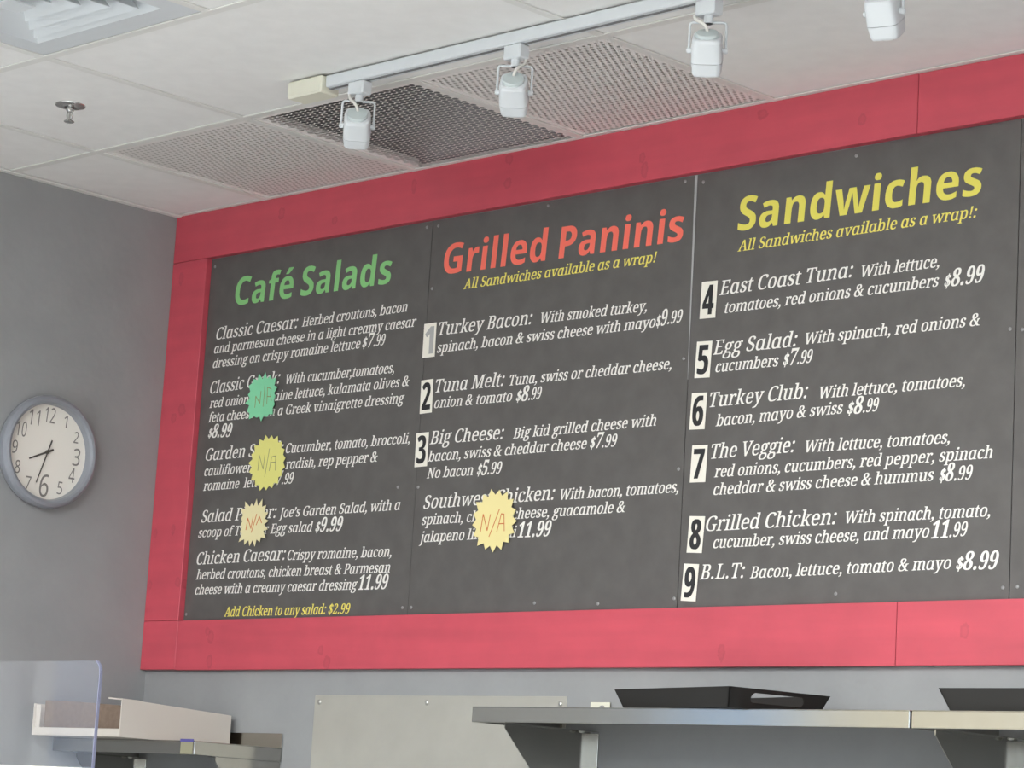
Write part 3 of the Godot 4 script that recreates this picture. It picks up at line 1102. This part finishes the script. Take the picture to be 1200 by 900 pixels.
func spotlight(at: Vector3, yaw: float, pitch: float, cable_from: float, label: String) -> void:
	var t := thing("track_spotlight", label, "spotlight", at, "spotlights on the ceiling track")
	var st := begin()
	box(st, Vector3(-0.026, -0.033, -0.0155), Vector3(0.026, -0.0005, 0.0155), 0.003)
	part("adapter", st, mats.white_metal, t)
	var yoke := Node3D.new()
	yoke.name = "yoke"
	yoke.rotation.y = yaw
	t.add_child(yoke, true)
	st = begin()
	lathe(st, [Vector2(0.0, -0.050), Vector2(0.009, -0.050), Vector2(0.010, -0.046), Vector2(0.010, -0.033), Vector2(0.014, -0.0325)], 20)
	part("stem", st, mats.white_metal, yoke)
	var drop := -0.107
	st = begin()
	var pts := []
	for s in [-1, 1]:
		var arm := [Vector3(s * 0.0375, drop - 0.006, 0), Vector3(s * 0.0375, -0.055, 0), Vector3(s * 0.0360, -0.0495, 0), Vector3(s * 0.032, -0.0475, 0)]
		if s == 1:
			arm.reverse()
		pts.append_array(arm)
	tube(st, pts, 0.0028, 8)
	part("bracket_rod", st, mats.white_metal, yoke)
	for s in [-1, 1]:
		st = begin()
		var tr := Transform3D(Basis(Vector3.BACK, -s * PI / 2), Vector3(s * 0.030, drop, 0))
		lathe(st, [Vector2(0.006, 0.0), Vector2(0.006, 0.010), Vector2(0.0045, 0.012), Vector2(0, 0.012)], 16, tr)
		part("pivot_knob", st, mats.white_metal, yoke)
	# the lamp housing: front towards -z, tilted down
	var head := Node3D.new()
	head.name = "head"
	head.position = Vector3(0, drop, 0)
	head.rotation.x = -pitch
	yoke.add_child(head, true)
	st = begin()
	rounded_rings(st, [[0.032, 0.025], [0.030, 0.0285], [0.024, 0.0305], [-0.018, 0.0322]])
	part("housing", st, mats.white_metal, head)
	st = begin()
	rounded_rings(st, [[-0.0175, 0.0306], [-0.0195, 0.0306]])
	part("seam", st, mats.groove, head)
	st = begin()
	rounded_rings(st, [[-0.0192, 0.0322], [-0.043, 0.0296], [-0.047, 0.0275], [-0.0475, 0.023], [-0.041, 0.021]])
	part("front_ring", st, mats.white_metal, head)
	st = begin()
	lathe(st, [Vector2(0.0205, 0.040), Vector2(0.020, 0.048), Vector2(0.013, 0.054), Vector2(0.0, 0.056)], 32, Transform3D(Basis(Vector3.RIGHT, -PI / 2), Vector3.ZERO))
	part("lens", st, mats.lens, head)
	st = begin()
	lathe(st, [Vector2(0.0245, 0.030), Vector2(0.0245, 0.036), Vector2(0.0225, 0.039), Vector2(0.0, 0.0405)], 32, Transform3D(Basis(Vector3.RIGHT, PI / 2), Vector3.ZERO))
	part("socket_cap", st, mats.socket, head)
	# the short cable from the adapter into the cap
	var end := Vector3(0, drop, 0) + Basis(Vector3.RIGHT, -pitch) * Vector3(0, 0.008, 0.038)
	var curve := Curve3D.new()
	curve.add_point(Vector3(cable_from * 1.6, -0.034, 0.004), Vector3.ZERO, Vector3(0, -0.02, 0.006))
	curve.add_point(end, Vector3(cable_from * 0.3, 0.024, 0.016), Vector3.ZERO)
	curve.bake_interval = 0.004
	var cp := []
	for p in curve.get_baked_points():
		cp.append(p)
	st = begin()
	tube(st, cp, 0.0036, 8)
	part("cable", st, mats.cable, yoke)

func sprinkler() -> void:
	var t := thing("sprinkler_head", "small chrome fire sprinkler on a round plate in a plain ceiling tile", "sprinkler", Vector3(0.703, H + 0.0045, 0.936))
	var st := begin()
	lathe(st, [Vector2(0.038, 0.0), Vector2(0.037, -0.003), Vector2(0.026, -0.006), Vector2(0.014, -0.007)], 36)
	part("escutcheon", st, mats.chrome, t)
	st = begin()
	lathe(st, [Vector2(0.010, -0.004), Vector2(0.010, -0.014), Vector2(0.007, -0.018), Vector2(0.0, -0.018)], 20)
	part("body", st, mats.chrome, t)
	st = begin()
	for s in [-1, 1]:
		tube(st, [Vector3(s * 0.009, -0.014, 0), Vector3(s * 0.011, -0.024, 0), Vector3(s * 0.008, -0.036, 0), Vector3(0, -0.041, 0)], 0.002, 8)
	part("frame_arm", st, mats.chrome, t)
	st = begin()
	tube(st, [Vector3(0, -0.018, 0), Vector3(0, -0.040, 0)], 0.0025, 8)
	part("bulb", st, mats.chrome, t)
	st = begin()
	lathe(st, [Vector2(0.0, -0.0405), Vector2(0.012, -0.0405), Vector2(0.0135, -0.043), Vector2(0.012, -0.0445), Vector2(0.0, -0.0445)], 24)
	part("deflector", st, mats.chrome, t)

func steel_sheet() -> void:
	var t := thing("steel_sheet", "plain pale steel sheet screwed to the wall under the red frame", "steel sheet", Vector3.ZERO)
	var st := begin()
	box(st, Vector3(0.722, 0.95, 0.0005), Vector3(1.637, H - 1.391, 0.0022), 0.0005)
	part("plate", st, mats.sheet, t)
	for x in [0.741, 1.151, 1.617]:
		st = begin()
		lathe(st, [Vector2(0.0065, 0), Vector2(0.006, 0.002), Vector2(0.0035, 0.0035), Vector2(0.0, 0.004)], 18, Transform3D(Basis(Vector3.RIGHT, PI / 2), Vector3(x, H - 1.409, 0.0022)))
		part("screw", st, mats.bright_screw, t)

func wall_shelf(x0: float, x1: float, label: String, brackets: Array, corner: bool) -> void:
	var top := H - (1.533 if corner else 1.439)
	var d := 0.302 if corner else 0.31
	var t := thing("wall_shelf", label, "shelf", Vector3(0, top, 0), "stainless steel wall shelves")
	var st := begin()
	box(st, Vector3(x0, -0.002, 0.003), Vector3(x1, 0, d), 0.0006)
	box(st, Vector3(x0, -0.036, d - 0.002), Vector3(x1, -0.0015, d), 0.0008)
	box(st, Vector3(x0, -0.036, d - 0.014), Vector3(x1, -0.0345, d - 0.002), 0.0005)
	for x in [x0, x1 - 0.002]:
		box(st, Vector3(x, -0.036, 0.003), Vector3(x + 0.002, -0.002, d - 0.002), 0.0005)
	part("shelf_top", st, mats.steel, t)
	st = begin()
	box(st, Vector3(x0, 0.0, 0.003), Vector3(x1, 0.039 if corner else 0.006, 0.0045), 0.0005)
	part("back_upstand", st, mats.steel, t)
	for bx: float in brackets:
		var b := Node3D.new()
		b.name = "bracket"
		b.position = Vector3(bx, 0, 0)
		t.add_child(b, true)
		var out := -1.0 if bx > (x0 + x1) / 2 and not corner else 1.0
		if corner:
			out = -1.0 if bx > 0.3 else 1.0
		# gusset plate across the wall, with a flange against the wall and one under the shelf
		st = begin()
		var front := d - 0.016 if not corner else 0.225
		slab(st, PackedVector2Array([Vector2(0.004, -0.037), Vector2(front, -0.037), Vector2(front, -0.048), Vector2(0.03, -0.30), Vector2(0.004, -0.30)]), -0.001, 0.001, Transform3D(Basis(Vector3(0, 0, 1), Vector3(0, 1, 0), Vector3(-1, 0, 0)), Vector3.ZERO))
		part("gusset_plate", st, mats.steel, b)
		st = begin()
		box(st, Vector3(minf(0, out * 0.028), -0.30, 0.0008), Vector3(maxf(0, out * 0.028), -0.0405, 0.004), 0.0005)
		box(st, Vector3(minf(0, out * 0.03), -0.0375, 0.004), Vector3(maxf(0, out * 0.03), -0.0365, front), 0.0004)
		part("flange", st, mats.steel, b)
		if not corner:
			st = begin()
			box(st, Vector3(-0.001, 0.0, 0.0047), Vector3(0.062, 0.034, 0.0065), 0.0005)
			part("tab", st, mats.cream_plastic, b)
			st = begin()
			lathe(st, [Vector2(0.009, 0), Vector2(0.008, 0.004), Vector2(0.0, 0.006)], 18, Transform3D(Basis(Vector3.RIGHT, PI / 2), Vector3(0.038, 0.018, 0.0065)))
			part("bolt", st, mats.screw, b)
		st = begin()
		lathe(st, [Vector2(0.007, 0), Vector2(0.006, -0.003), Vector2(0.0, -0.0045)], 16, Transform3D(Basis.IDENTITY, Vector3(out * 0.015, -0.0375, 0.05)))
		part("bolt", st, mats.bright_screw, b)
	if corner:
		st = begin()
		box(st, Vector3(0.545, -0.004, d), Vector3(0.600, 0.004, d + 0.0006))
		part("sticker", st, mats.purple, t)
		st = begin()
		box(st, Vector3(0.548, -0.035, d), Vector3(0.598, -0.004, d + 0.0006))
		part("cream_patch", st, mats.patch_cream, t)  # thin cream patch on the front lip near the end

func tray(called_label: String, c: Vector3, turn: float, w: float, d: float, h: float) -> void:
	var t := thing("serving_tray", called_label, "tray", c, "black trays on the steel shelves")
	t.rotation.y = turn
	var th := 0.004
	var k := 0.90
	var st := begin()
	box(st, Vector3(-w / 2 * k, 0, -d / 2 * k), Vector3(w / 2 * k, th, d / 2 * k), 0.001)
	part("base", st, mats.tray, t)
	# long sides
	for s in [-1, 1]:
		st = begin()
		var a := Vector3(w / 2 * k, 0, s * d / 2 * k)
		var b := Vector3(w / 2, h, s * d / 2)
		var inn := Vector3(0, 0, -s * th)
		var v := [Vector3(-a.x, a.y, a.z), a, b, Vector3(-b.x, b.y, b.z)]
		var mid: Vector3 = (v[0] + v[1] + v[2] + v[3]) / 4 + inn / 2
		quad(st, v[0], v[1], v[2], v[3], mid)
		quad(st, v[0] + inn, v[1] + inn, v[2] + inn, v[3] + inn, mid)
		for e in 4:
			quad(st, v[e], v[(e + 1) % 4], v[(e + 1) % 4] + inn, v[e] + inn, mid)
		part("side", st, mats.tray, t)
	# short sides with a rounded slot for a handle
	for s in [-1, 1]:
		st = begin()
		var slot := PackedVector2Array()
		for i in 16:
			var an := TAU * (i + 0.5) / 16
			slot.append(Vector2((0.062 if cos(an) > 0 else -0.062) + cos(an) * 0.0105, h * 0.56 + sin(an) * 0.0105))
		var outer := [Vector2(d / 2 * k, 0), Vector2(d / 2, h), Vector2(-d / 2, h), Vector2(-d / 2 * k, 0)]
		var at := func(q: Vector2, inward: float) -> Vector3: return Vector3(s * (lerpf(w / 2 * k, w / 2, q.y / h) - inward), q.y, q.x)
		# the band between the slot and the outline: join by angle
		var ring := []
		for i in 16:
			var q := slot[i]
			var e := Vector2.ZERO
			var an := TAU * (i + 0.5) / 16
			if i < 2 or i >= 14:
				e = Vector2(lerpf(d / 2 * k, d / 2, clampf(0.5 + sin(an) * 1.6, 0.0, 1.0)), h * clampf(0.5 + sin(an) * 1.6, 0.0, 1.0))
			elif i >= 6 and i < 10:
				e = Vector2(-lerpf(d / 2 * k, d / 2, clampf(0.5 + sin(an) * 1.6, 0.0, 1.0)), h * clampf(0.5 + sin(an) * 1.6, 0.0, 1.0))
			elif i < 6:
				e = Vector2(q.x, h)
			else:
				e = Vector2(q.x, 0)
			if i == 1: e = outer[1]
			if i == 6: e = outer[2]
			if i == 9: e = outer[3]
			if i == 14: e = outer[0]
			ring.append(e)
		for i in 16:
			var j := (i + 1) % 16
			for inward in [0.0, th]:
				var ref: Vector3 = at.call((slot[i] + ring[i]) / 2, th - inward)
				quad(st, at.call(slot[i], inward), at.call(slot[j], inward), at.call(ring[j], inward), at.call(ring[i], inward), ref)
			var mid2: Vector3 = at.call((slot[i] + ring[i]) / 2, th / 2)
			quad(st, at.call(slot[i], 0.0), at.call(slot[j], 0.0), at.call(slot[j], th), at.call(slot[i], th), mid2)
			quad(st, at.call(ring[i], 0.0), at.call(ring[j], 0.0), at.call(ring[j], th), at.call(ring[i], th), mid2)
		part("handle_side", st, mats.tray, t)

func trays() -> void:
	var top := H - 1.439
	tray("black serving tray with a slot handle set askew on the long steel shelf", Vector3(2.268, top + 0.0005, 0.182), -0.22, 0.42, 0.275, 0.043)
	tray("black tray on the steel shelf beyond the shelf joint", Vector3(3.135, top + 0.0005, 0.150), 0.0, 0.43, 0.27, 0.046)

func carton() -> void:
	# white cardboard carton lying on the corner shelf, open towards the room, brown inside
	var y := H - 1.5325
	var t := thing("cardboard_carton", "white cardboard carton with brown open front on the corner shelf", "carton", Vector3(0, y, 0))
	var x0 := 0.022
	var x1 := 0.412
	var z0 := 0.026
	var z1 := 0.400
	var e := 0.003
	var st := begin()
	slab(st, PackedVector2Array([Vector2(z0, 0), Vector2(z1, 0), Vector2(z1, 0.100), Vector2(z0, 0.083)]), x1 - e, x1, Transform3D(Basis(Vector3(0, 0, 1), Vector3(0, 1, 0), Vector3(1, 0, 0)), Vector3.ZERO))
	part("side", st, mats.card_white, t)
	st = begin()
	slab(st, PackedVector2Array([Vector2(z0, 0), Vector2(z1, 0), Vector2(z1, 0.085), Vector2(z0, 0.083)]), x0, x0 + e, Transform3D(Basis(Vector3(0, 0, 1), Vector3(0, 1, 0), Vector3(1, 0, 0)), Vector3.ZERO))
	part("side", st, mats.card_white, t)
	st = begin()
	box(st, Vector3(x0 + e, 0, z0), Vector3(x1 - e, 0.003, z1), 0.0005)
	part("bottom", st, mats.card_white, t)
	st = begin()
	box(st, Vector3(x0 + e, 0.003, z0), Vector3(x1 - e, 0.082, z0 + e), 0.0005)
	part("back", st, mats.card_brown, t)
	# inner tray of brown card standing a little behind the front lip
	st = begin()
	var zi := z1 - 0.03
	slab(st, PackedVector2Array([Vector2(x0 + 0.014, 0.0035), Vector2(x1 - e - 0.001, 0.0035), Vector2(x1 - e - 0.001, 0.082), Vector2(x0 + 0.17, 0.092), Vector2(x0 + 0.014, 0.096)]), zi, zi + e)
	part("inner_front", st, mats.card_brown, t)
	st = begin()
	box(st, Vector3(x0 + e, 0.003, z1 - e), Vector3(x1 - e, 0.021, z1), 0.0008)
	part("front_lip", st, mats.card_white, t)
	st = begin()
	box(st, Vector3(x0 + e, 0.021, z1 - 0.01), Vector3(x0 + 0.022, 0.082, z1 - 0.007), 0.0006)
	part("corner_fold", st, mats.card_white, t)
	st = begin()
	slab(st, PackedVector2Array([Vector2(x1 - 0.062, 0.099), Vector2(x1 - e, 0.0965), Vector2(x1 - e, 0.099), Vector2(x1 - 0.062, 0.1035)]), z1 - 0.06, z1 - 0.002)
	part("top_flap", st, mats.card_white, t)

func counter_and_guard() -> void:
	var t := thing("service_counter", "grey service counter under the clear acrylic guard", "counter", Vector3(0, 0, 0))
	var st := begin()
	box(st, Vector3(0.4, 0.0, 1.45), Vector3(5.2, 0.90, 2.05), 0.004)
	part("base", st, mats.counter, t)
	st = begin()
	box(st, Vector3(0.36, 0.90, 1.40), Vector3(5.25, 0.94, 2.1), 0.006)
	part("worktop", st, mats.steel, t)
	# clear upright sheet with a rounded corner
	var top := H - 1.450
	var x0 := 0.9
	var x1 := 1.912
	var r := 0.024
	var poly := PackedVector2Array([Vector2(x0, 0.941), Vector2(x1, 0.941)])
	for i in 9:
		var a := PI / 2 * i / 8
		poly.append(Vector2(x1 - r + cos(a) * r, top - r + sin(a) * r))
	poly.append(Vector2(x0, top))
	var gd := thing("acrylic_guard", "clear acrylic guard sheet with rounded corner standing on the counter", "guard", Vector3(0, 0, 1.6))
	st = begin()
	slab(st, poly, -0.003, 0.003)
	part("sheet", st, mats.acrylic, gd)
	# the matt sawn edge that runs up the side and round the corner
	var rim := []
	for i in poly.size():
		if i >= 1 and i <= 8:
			rim.append(poly[i])
	st = begin()
	for i in rim.size() - 1:
		var p: Vector2 = rim[i]
		var q: Vector2 = rim[i + 1]
		var n := Vector2(q.y - p.y, p.x - q.x).normalized() * (0.0022 if i < 9 else 0.0008)
		slab(st, PackedVector2Array([p, q, q + n, p + n]), -0.003, 0.003)
	part("sawn_edge", st, mats.acrylic_edge, gd)
	st = begin()
	box(st, Vector3(1.30, 0.941, 1.52), Vector3(1.815, H - 1.652, 1.535), 0.002)
	tag(part("white_card", st, mats.card_white, self), "white card sign standing behind the acrylic guard", "card")
